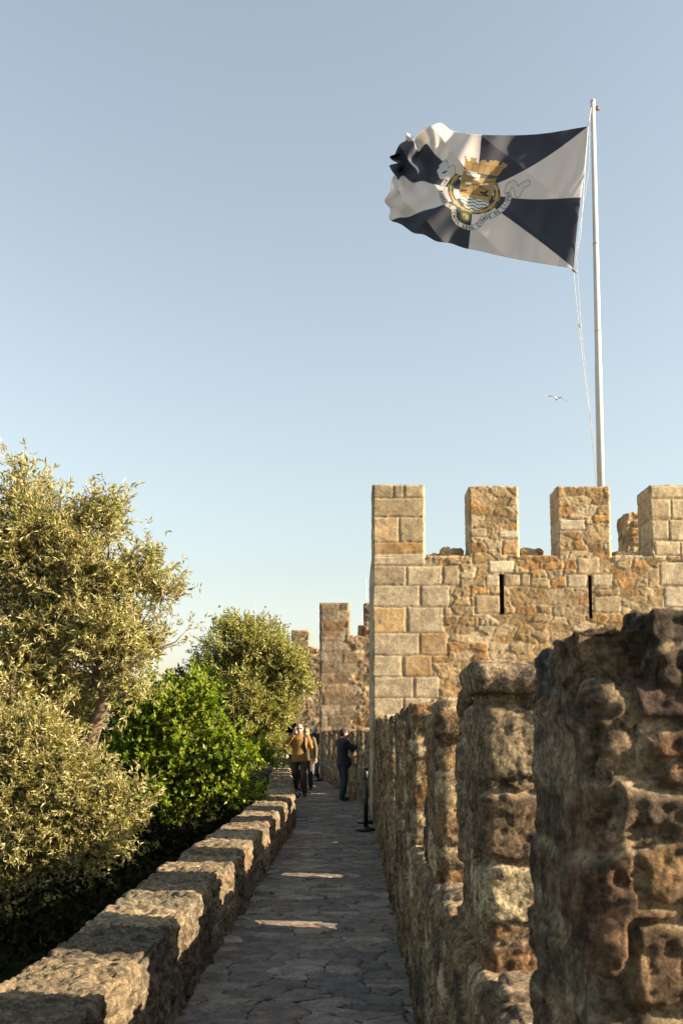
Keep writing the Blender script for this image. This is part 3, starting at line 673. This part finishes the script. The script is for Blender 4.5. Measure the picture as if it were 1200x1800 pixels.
# crumple near the fly, top
amp = sst(.70, .93, U)*(1-sst(.25, .72, V_))*1.25
T_[..., 1] += amp*(10*np.sin(U*52+V_*4))-18*np.exp(-((U-.76)/.055)**2)*(1-sst(0, .3, V_))
T_[..., 0] += amp*7*np.sin(V_*24+U*20)
T_[..., 0] += (3*np.sin(V_*9+1)+3.5*np.sin(V_*31))*sst(.85, 1, U); T_[..., 1] += 2.2*np.sin(U*38+1)*sst(.5, 1, V_)*sst(.3, .8, U)
dep = .85*U+.20*np.sin(2*np.pi*(1.2*U-.25*V_)+.3)*U**.6+.055*np.sin(2*np.pi*(3.2*U-.8*V_)+1.0)*U**.5+.03*np.sin(2*np.pi*(.8*U+1.7*V_))*(.3+U)
dep += .05*np.sin(2*np.pi*(5.2*U-.5*V_)+.6)*sst(.45, .9, V_)*(1-sst(.3, .55, U))
dep += .030*np.sin(2*np.pi*(6.5*U-2.2*V_)+2*np.sin(5*V_))*(.4+U)+.05*np.abs(np.sin(2*np.pi*(1.6*U+1.3*V_)+1.2))*(.5+.5*U)+.035*np.abs(np.sin(2*np.pi*(2.4*U-1.5*V_)))*U+amp*.28*np.sin(U*46+V_*9)+.12*np.exp(-((U-.09-.1*V_)/.045)**2)*sst(.3, .8, V_)
dr = Vector((-(CX-0)/FPX, 0, 0))
PX = T_[..., 0].ravel(); PY = T_[..., 1].ravel(); YY = (FY-.15+dep).ravel()
dd = np.c_[(PX-CX)/FPX, (PPY-PY)/FPX, -np.ones(PX.size)]@np.array(cam.rotation_euler.to_matrix()).T
VV = np.array((0, 0, EYE))+dd*(YY/dd[:, 1])[:, None]
# emblem colours, painted in cloth space (ex, ey about 1 unit = 1 cm of print)
ex = ((.5-U)*345).ravel()+3; ey = ((V_-.5)*208).ravel()
a_ = R(-3); ex, ey = ex*math.cos(a_)-ey*math.sin(a_), ex*math.sin(a_)+ey*math.cos(a_)
gx = (.5-U).ravel(); gy = (V_-.5).ravel()
ang = np.arctan2(gx, -gy)  # 0 at top, growing towards the hoist
# gyronny of eight through corners
sx = gx/.5; sy = gy/.5
right = sx > 0; top = sy < 0; steep = np.abs(sy) > np.abs(sx)
darkm = (right & top & steep) | (right & ~top & ~steep) | (~right & ~top & steep) | (~right & top & ~steep)
WHT = np.array((.70, .665, .64)); NAV = np.array((.032, .040, .064))
colr_ = np.where(darkm[:, None], NAV, WHT)
def paint(mask, c): colr_[mask] = np.array(c)
def seg_d(P0, P1):
    vx, vy = P1[0]-P0[0], P1[1]-P0[1]; t = np.clip(((ex-P0[0])*vx+(ey-P0[1])*vy)/(vx*vx+vy*vy), 0, 1)
    return np.hypot(ex-P0[0]-t*vx, ey-P0[1]-t*vy)
def poly(pts):
    ins = np.zeros(len(ex), bool); n_ = len(pts)
    for i in range(n_):
        (x1, y1), (x2, y2) = pts[i], pts[(i+1) % n_]
        if y1 == y2: continue
        ins ^= ((y1 > ey) != (y2 > ey)) & (ex < (x2-x1)*(ey-y1)/(y2-y1)+x1)
    return ins
near_e = (np.abs(ex) < 95) & (np.abs(ey) < 80)
rib = [(-66, -28), (-60, -36), (-56, -28), (-68, -20), (-62, -12), (-52, -16), (-48, -26), (-44, -32), (-42, -24), (-50, -10), (-56, 2), (-57, 14), (-53, 25), (-45, 33), (-36, 36), (-29, 38), (-28, 47), (-26, 56), (-18, 63), (-8, 65), (4, 65), (14, 61), (20, 54)]
rib2 = [(20, 54), (24, 44), (30, 38), (36, 35), (44, 28), (52, 18), (58, 6), (59, -4), (55, -12), (56, -22), (62, -27), (68, -20), (72, -10), (76, -24), (84, -30)]
for pl in (rib, rib2):
    dmin = np.min([seg_d(pl[i], pl[i+1]) for i in range(len(pl)-1)], 0)
    paint(near_e & (dmin < 4.9), (.10, .10, .10)); paint(near_e & (dmin < 4.1), (.62, .62, .60))
FONT = {'A': '010101111101101', 'B': '110101110101110', 'C': '011100100100011', 'D': '110101101101110', 'E': '111100110100111', 'I': '010010010010010', 'L': '100100100100111', 'M': '101111111101101',
        'N': '101111111111101', 'O': '111101101101111', 'P': '110101110100100', 'R': '110101110101101', 'S': '011100010001110', 'V': '101101101101010'}
path_t = rib[9:]+rib2[1:9]
cum = [0]
for i in range(len(path_t)-1): cum.append(cum[-1]+math.dist(path_t[i], path_t[i+1]))
txt = 'MVI NOBRE E SEMPRE LEAL CIDADE DE LISBOA'; step = cum[-1]/len(txt)
for i, ch in enumerate(txt):
    if ch == ' ': continue
    s_ = (i+.5)*step; j = max(k_ for k_ in range(len(cum)-1) if cum[k_] <= s_); t = (s_-cum[j])/(cum[j+1]-cum[j])
    ax_, ay_ = path_t[j]; bx_, by_ = path_t[j+1]; cx_, cy_ = ax_+(bx_-ax_)*t, ay_+(by_-ay_)*t; L_ = math.dist((ax_, ay_), (bx_, by_)); tx_, ty_ = (bx_-ax_)/L_, (by_-ay_)/L_
    lx = (ex-cx_)*tx_+(ey-cy_)*ty_; ly = -(ex-cx_)*ty_+(ey-cy_)*tx_
    ci = np.floor(lx/1.35+1.5).astype(int); ri = np.floor(ly/1.2+2.5).astype(int)
    ok = (ci >= 0) & (ci < 3) & (ri >= 0) & (ri < 5); bits = np.array([int(q) for q in FONT[ch]])
    idx = np.where(ok)[0]; on = bits[ri[idx]*3+ci[idx]] == 1; mk = np.zeros(len(ex), bool); mk[idx[on]] = True; paint(mk, (.05, .05, .06))
# collar
rr_ = np.hypot(ex/44, (ey-0)/38); th_ = np.arctan2(ey, ex)
ring = near_e & (rr_ > .80) & (rr_ < 1.04) & (ey > -24)
k_ = np.floor(th_*6.5).astype(int) % 3
paint(ring & (k_ == 0), (.34, .22, .07)); paint(ring & (k_ == 1), (.03, .10, .06)); paint(ring & (k_ == 2), (.22, .13, .07))
paint(ring & (np.abs(rr_-.92) < .03), (.55, .42, .2))
# shield
sh = [(-24, -33), (34, -33), (33, 0), (27, 18), (16, 29), (5, 34), (-8, 30), (-18, 20), (-24, 4)]
paint(poly(sh), (.38, .27, .10))
wv = poly(sh) & (ey > 10)
paint(wv, (.70, .72, .70)); paint(wv & (np.mod(ey+1.6*np.sin(ex*.35), 6) < 2), (.03, .16, .10))
paint(poly([(-20, -31), (7, -33), (7, -27), (-14, -27)]), (.75, .74, .72)); paint(poly([(7, -33), (33, -33), (33, -30), (7, -27)]), (.10, .09, .10))
for q in (seg_d((-14, -13), (-7, -14)), seg_d((12, -17), (22, -19)), seg_d((-2, -22), (5, -24))): paint(q < 1.8, (.74, .73, .70))
for q in (seg_d((-20, -6), (32, -26)), seg_d((-24, 2), (-2, -14)), seg_d((2, -14), (28, -8)), seg_d((0, -16), (0, 10))): paint(q < .7, (.14, .08, .03))
for q in (seg_d((-20, 2), (-12, 0)), seg_d((14, -3), (25, 1)), seg_d((20, -3), (24, -6))): paint(q < 1.7, (.02, .02, .02))
paint(poly([(-22, 5), (30, 2), (26, 10), (-18, 11)]), (.45, .32, .13)); paint(seg_d((-22, 4), (30, 2)) < .7, (.15, .08, .03))
# mural crown
cr = [(-28, -59), (-23, -59), (-23, -55), (-20, -55), (-20, -52), (-16, -52), (-16, -60), (-5, -60), (-5, -54), (-1, -52), (3, -54), (3, -58), (10, -60), (14, -56), (17, -56), (18, -61), (24, -60), (27, -62), (34, -60), (33, -55), (37, -54), (39, -60), (48, -56), (45, -50), (41, -48), (37, -38), (34, -35), (-24, -35), (-25, -50)]
paint(poly(cr), (.38, .26, .10))
for i in range(6): paint((seg_d((-20+i*11, -50), (-19+i*10, -37)) < .6) & poly(cr), (.20, .11, .04))
paint(poly(cr) & (np.abs(ey+50) < .6), (.22, .13, .05))
md = np.hypot(ex+7, ey-47); paint(md < 9.5, (.05, .12, .06)); paint(md < 6, (.36, .24, .08)); paint(md < 2.5, (.10, .16, .06))
g = np.arange(NU*NV).reshape(NU, NV); Q = np.stack([g[:-1, :-1], g[1:, :-1], g[1:, 1:], g[:-1, 1:]], -1).reshape(-1, 4)
mF, t_, b_ = newmat('flag_cloth'); at_ = N(t_, 'ShaderNodeAttribute', attribute_name='tint'); t_.links.new(at_.outputs['Color'], b_.inputs['Base Color'])
b_.inputs['Roughness'].default_value = .75; b_.inputs['Sheen Weight'].default_value = .15
tr_ = N(t_, 'ShaderNodeBsdfTranslucent'); t_.links.new(at_.outputs['Color'], tr_.inputs[0]); ms_ = N(t_, 'ShaderNodeMixShader'); ms_.inputs[0].default_value = .30
t_.links.new(b_.outputs[0], ms_.inputs[1]); t_.links.new(tr_.outputs[0], ms_.inputs[2]); t_.links.new(ms_.outputs[0], t_.nodes['Material Output'].inputs[0])
nf = N(t_, 'ShaderNodeTexNoise'); nf.inputs['Scale'].default_value = 3; bf = N(t_, 'ShaderNodeBump'); bf.inputs['Strength'].default_value = .15; bf.inputs['Distance'].default_value = .03
gf = N(t_, 'ShaderNodeNewGeometry'); t_.links.new(gf.outputs['Position'], nf.inputs['Vector']); t_.links.new(nf.outputs[0], bf.inputs['Height']); t_.links.new(bf.outputs[0], b_.inputs['Normal'])
fo = np_obj('flag', VV-np.array(hoT), Q, mF, None, {'tint': colr_}); fo.location = hoT
sm = fo.modifiers.new('thick', 'SOLIDIFY'); sm.thickness = .004
tag(fo, 'rippling flag of white and navy triangles with golden city crest on the white pole', 'flag')

# masts far away
for (px, y0, y1, Y, lab) in ((449, 1063, 1140, 60, 'thin pale mast poking above the round tree'), (643, 1015, 1130, 60, 'thin pale mast beside the left corner of the near tower')):
    b0 = W(px, y1, Y); t0 = W(px, y0, Y); b0.z = -3.2; m = MB(); m.tube([(0, 0, 0), (0, 0, 3), t0-b0], [.06, .05, .018], 8)
    o = m.build('mast', M_WHITE); o.location = b0; tag(o, lab, 'mast')

# gull
gp = W(977, 701, 60); gu = empty('gull', gp, label='pale gull gliding in the sky left of the flagpole', cat='bird')
M_GB = simple('gull_white', (.62, .58, .52), .8, .1); M_GW = simple('gull_wing', (.34, .31, .28), .8, .1)
m = MB(); m.ell((0, 0, 0), (.20, .07, .06), rot=Euler((0, .2, 0))); m.ell((.20, 0, -.05), (.06, .05, .045)); m.tube([(.25, 0, -.055), (.31, 0, -.075)], [.02, .005], 6); m.tube([(-.15, 0, .03), (-.28, 0, .05)], [.045, .02], 6); m.build('body', M_GB, gu)
for s, pts in ((1, [(.03, .02, .03), (-.10, .25, .16), (-.26, .45, .12), (-.42, .62, .17)]), (-1, [(.05, -.02, .03), (.18, -.25, .12), (.24, -.5, -.02), (.34, -.68, -.12)])):
    m = MB(); vs = []; fs = []
    ch = [.16, .17, .12, .02]
    for (p, c_) in zip(pts, ch):
        p = Vector(p); vs += [p+Vector((c_*.5, 0, 0)), p+Vector((0, 0, .018)), p-Vector((c_*.6, 0, 0)), p-Vector((0, 0, .012))]
    for i in range(3):
        for k in range(4): fs.append((i*4+k, i*4+(k+1) % 4, i*4+4+(k+1) % 4, i*4+4+k))
    fs += [(0, 1, 2, 3), (15, 14, 13, 12)]; m.add(vs, fs); m.build('wing', M_GW, gu)
gu.rotation_euler = (R(8), 0, R(55)); gu.scale = (.95,)*3

# ------------------------------------------------------------------ stanchions
M_BLK = simple('black_metal', (.012, .012, .013), .45, .15)
def stanchion(loc, label, rz=0):
    o = empty('barrier_post', loc, rz, label=label, cat='barrier post', group='black barrier posts on the walkway')
    m = MB(); n = 28; prof = [(0.0, .0), (.165, .0), (.168, .018), (.15, .034), (.06, .045), (.045, .06)]
    vs = [(r_*math.cos(2*math.pi*k/n), r_*math.sin(2*math.pi*k/n), z) for r_, z in prof for k in range(n)]
    m.add(vs, [(i*n+k, i*n+(k+1) % n, (i+1)*n+(k+1) % n, (i+1)*n+k) for i in range(len(prof)-1) for k in range(n)]); m.build('base', M_BLK, o)
    m = MB(); m.tube([(0, 0, .04), (0, 0, .84)], .034, 16); m.build('post', M_BLK, o)
    m = MB(); m.tube([(0, 0, .82), (0, 0, .825), (0, 0, .94), (0, 0, .955)], [.034, .037, .037, .030], 16); m.build('head', M_BLK, o)
    return o
stanchion(W(643, 1456, 16.4).xy.to_3d(), 'black belt barrier post standing by the right wall, the nearer of the pair')
stanchion(Vector((.205, 17.7, 0)), 'black belt barrier post standing just behind the nearer post by the right wall')
stanchion(Vector((-1.17, 32.6, 0)), 'black belt barrier post at the corner of the brown tower, farthest away')

# ------------------------------------------------------------------ people
def evald(ob):
    dg = bpy.context.evaluated_depsgraph_get(); me = bpy.data.meshes.new_from_object(ob.evaluated_get(dg)); return me
def fused(name, build, mat, parent, vox):
    mb = MB(); build(mb)
    m2 = bpy.data.meshes.new(name); m2.from_pydata(mb.v, [], mb.f); ob = bpy.data.objects.new(name+'_tmp', m2); COL.objects.link(ob)
    rm = ob.modifiers.new('r', 'REMESH'); rm.mode = 'VOXEL'; rm.voxel_size = vox; rm.use_smooth_shade = True
    sm_ = ob.modifiers.new('m', 'SMOOTH'); sm_.factor = .5; sm_.iterations = 3
    bpy.context.view_layer.update(); m3 = evald(ob); bpy.data.objects.remove(ob); m3.materials.clear(); m3.materials.append(mat)
    for p in m3.polygons: p.use_smooth = True
    o = bpy.data.objects.new(name, m3); COL.objects.link(o); o.parent = parent; return o
def loft(mb, rings, n=20):
    vs = []; fs = []
    for (x, y, z, rx, ry) in rings:
        for k in range(n):
            a = 2*math.pi*k/n; vs.append((x+rx*math.cos(a), y+ry*math.sin(a), z))
    for i in range(len(rings)-1):
        for k in range(n): fs.append((i*n+k, i*n+(k+1) % n, (i+1)*n+(k+1) % n, (i+1)*n+k))
    fs += [tuple(range(n))[::-1], tuple((len(rings)-1)*n+k for k in range(n))]; mb.add(vs, fs)
def limb(mb, pts, rad):
    mb.tube(pts, rad, 12)
    for p, r in zip(pts, rad): mb.ell(p, (r, r, r), 12, 8)
V3 = Vector
def hand(mb, wr, d, thumb):
    d = V3(d).normalized(); side = d.cross(V3((0, 1, 0))); side = (side if side.length > .2 else d.cross(V3((1, 0, 0)))).normalized(); nrm = d.cross(side)
    palm = wr+d*.05; mb.ell(palm, (.036, .034, .046), 10, 8)
    for o_, l in zip((-.03, -.01, .01, .03), (.075, .085, .08, .06)):
        a = palm+d*.02+side*o_; b = palm+d*(.035+l*.5)+side*o_*1.15+nrm*.008; c_ = b+d*l*.4+nrm*.028
        limb(mb, [a, b, c_], [.0105, .0098, .0085])
    a = wr+d*.02+side*thumb*.02; b = a+d*.035+side*thumb*.03+nrm*.01; limb(mb, [a, b, b+d*.03+side*thumb*.008], [.013, .0115, .0095])
SKIN = simple('skin', (.50, .29, .20), .55, .08, 20)
def person(label, loc, rz, H=1.75, el=((-.27, .02, 1.15), (.27, .02, 1.15)), wr=((-.28, -.08, .90), (.28, -.08, .90)), foot=((-.10, -.05), (.10, .05)), top=(.3, .2, .1), bot=(.02, .02, .025), hair=None, hairlong=False,
           cap=None, glasses=False, bag=None, phone=None, shoe=(.03, .03, .035), lift=(0, 0), strap=False, headdown=0, bulk=1.0, group=None):
    root = empty('person', loc, rz, label=label, cat='person', group=group); root.scale = (H/1.75,)*3
    hips = [V3((-.095, 0, .92)), V3((.095, 0, .92))]; sh_ = [V3((-.19, .01, 1.43)), V3((.19, .01, 1.43))]
    ank = [V3((foot[i][0], foot[i][1]+.03, .085+lift[i])) for i in (0, 1)]
    kn = [hips[i].lerp(ank[i], .5)+V3((0, -.05-lift[i]*.5, .02)) for i in (0, 1)]
    hc = V3((0, -.02-headdown*.06, 1.635-headdown*.03))
    EL = [V3(q) for q in el]; WR = [V3(q) for q in wr]
    def bodyf(mb):
        loft(mb, [(0, 0, .84, .10, .08), (0, 0, .90, .15, .11), (0, 0, .98, .155, .11), (0, 0, 1.10, .13, .095), (0, 0, 1.25, .155, .11), (0, 0, 1.38, .175, .105), (0, .005, 1.44, .12, .08), (0, .005, 1.47, .06, .055)])
        limb(mb, [V3((0, .01, 1.44)), hc-V3((0, -.01, .04))], [.058, .05])
        for i in (0, 1):
            limb(mb, [hips[i], kn[i], kn[i].lerp(ank[i], .3)+V3((0, .015, 0)), ank[i]], [.085, .055, .052, .038])
            limb(mb, [ank[i]+V3((0, .03, -.04)), ank[i]+V3((0, -.13, -.05))], [.033, .03])
            limb(mb, [sh_[i], EL[i], WR[i]], [.052, .038, .026]); hand(mb, WR[i], WR[i]-EL[i], 1 if i == 0 else -1)
        mb.ell(hc, (.076, .094, .118), 20, 14); mb.ell(hc+V3((0, -.03, -.055)), (.055, .062, .06), 14, 10)
        mb.tube([hc+V3((0, -.085, .015)), hc+V3((0, -.112, -.022))], [.010, .017], 8)
        for s in (-1, 1): mb.ell(hc+V3((s*.078, .01, -.005)), (.012, .02, .032), 8, 6)
        mb.ell(hc+V3((0, -.09, -.055)), (.024, .010, .008), 8, 6)
    fused('body', bodyf, SKIN, root, .0085)
    for s in (-1, 1):
        m = MB(); m.ell(hc+V3((s*.03, -.086, .008)), (.012, .008, .008), 8, 6); m.build('eye', simple('eye', (.05, .04, .035), .3), root)
    k = bulk
    def jackf(mb):
        loft(mb, [(0, 0, .83, .185*k, .145*k), (0, 0, .87, .19*k, .15*k), (0, 0, 1.00, .178*k, .14*k), (0, 0, 1.12, .165*k, .13*k), (0, 0, 1.27, .185*k, .14*k), (0, 0, 1.38, .205*k, .135*k), (0, .005, 1.445, .16, .11), (0, .01, 1.49, .085, .08), (0, .01, 1.515, .075, .07)])
        for i in (0, 1):
            limb(mb, [sh_[i], EL[i], EL[i].lerp(WR[i], .92)], [.076, .060, .045])
            for q in (.3, .55, .8): mb.ell(sh_[i].lerp(EL[i], q), (.070-.012*q,)*3, 10, 8)
    fused('jacket', jackf, simple('jacket_cloth', top, .85, .2, 9, bump=.6), root, .011)
    def trof(mb):
        loft(mb, [(0, 0, .83, .15, .12), (0, 0, .93, .165, .125), (0, 0, 1.02, .155, .115)])
        for i in (0, 1): limb(mb, [hips[i]-V3((0, 0, .03)), kn[i], kn[i].lerp(ank[i], .6), ank[i]+V3((0, .01, .015))], [.105, .075, .07, .066])
    fused('trousers', trof, simple('trouser_cloth', bot, .85, .2, 9, bump=.6), root, .011)
    for i in (0, 1):
        m = MB(); q = ank[i]; m.ell(q+V3((0, -.07, -.042)), (.05, .15, .04), 12, 8); m.ell(q+V3((0, .0, -.01)), (.045, .06, .05), 10, 8); m.build('shoe', simple('shoe_leather', shoe, .6), root)
    if hair or cap:
        m = MB(); c_ = cap or hair; m.ell(hc+V3((0, .018, .022)), (.088, .098, .112), 16, 12)
        if hairlong: m.ell(hc+V3((0, .05, -.07)), (.085, .06, .12), 14, 10)
        if cap: m.ell(hc+V3((0, -.08, .055)), (.07, .08, .012), 14, 6)
        m.build('cap' if cap else 'hair', simple('head_cover', c_, .8, .3, 60), root)
    if glasses:
        m = MB()
        for s in (-1, 1): m.ell(hc+V3((s*.033, -.094, .01)), (.027, .009, .02), 10, 8); m.tube([hc+V3((s*.055, -.085, .014)), hc+V3((s*.083, .0, .012))], .004, 5)
        m.tube([hc+V3((-.012, -.1, .014)), hc+V3((.012, -.1, .014))], .004, 5); m.build('sunglasses', simple('dark_glass', (.01, .01, .01), .2), root)
    if bag:
        m = MB(); m.ell(V3(bag[0]), bag[1], 16, 12)
        o_ = m.build('bag', simple('bag_cloth', bag[2], .7, .2), root)
        m = MB(); m.tube([V3(bag[0])+V3((0, 0, bag[1][2]*.8)), V3((.06, .1, 1.44)), V3((.1, -.02, 1.47)), V3((.1, -.13, 1.36)), V3((.14, -.12, 1.15))], .016, 6); m.build('strap', simple('strap_cloth', (.015, .015, .017), .8), o_)
    if strap:
        for s in ((1,) if strap == 1 else (-1, 1)):
            m = MB(); m.tube([V3((s*.11, .12, 1.35)), V3((s*.12, .03, 1.50)), V3((s*.125, -.10, 1.42)), V3((s*.13, -.145, 1.25)), V3((s*.16, -.10, 1.08))], .024, 8); m.build('strap', simple('strap_cloth', (.015, .015, .017), .8), root)
    return root
p1 = person('bald man in mustard jacket and sunglasses walking towards the viewer, hand raised to his face', W(526, 1395, 24.8).xy.to_3d(), R(2), 1.77,
       el=((-.34, -.10, 1.24), (.29, .04, 1.15)), wr=((-.17, -.20, 1.44), (.30, -.06, .92)), foot=((-.10, .30), (.13, -.12)), lift=(.10, 0), top=(.21, .115, .025), bot=(.035, .028, .02), glasses=True, strap=1, bulk=1.05)
person('red-haired person in sunglasses and dark coat walking just behind the man in the mustard jacket', (-1.30, 27.4, 0), R(-4), 1.68, foot=((-.1, -.05), (.1, .2)), top=(.10, .075, .045), bot=(.05, .035, .035), hair=(.32, .13, .05), hairlong=True, glasses=True)
person('person in dark clothes and black hair half hidden behind the mustard-jacketed man', (-1.78, 30.5, 0), R(10), 1.74, foot=((-.1, 0), (.1, .12)), top=(.02, .02, .022), bot=(.02, .02, .025), hair=(.012, .010, .01))
person('person in white cap and black jacket standing beside the corner of the brown tower', (-1.42, 35.6, 0), R(150), 1.78, foot=((-.1, 0), (.12, .05)), top=(.02, .02, .024), bot=(.05, .07, .11), cap=(.75, .75, .75))
person('woman in black coat and jeans with shoulder bag, looking over the right parapet', W(602, 1404, 23.4).xy.to_3d(), R(118), 1.66,
       el=((-.22, -.16, 1.22), (.22, -.16, 1.22)), wr=((-.10, -.36, 1.34), (.10, -.36, 1.34)), foot=((-.09, .02), (.09, -.06)), top=(.018, .018, .022), bot=(.022, .03, .045), hair=(.014, .011, .01), bag=((.02, -.15, .93), (.13, .10, .15), (.03, .03, .035)), shoe=(.03, .05, .06), headdown=.3)
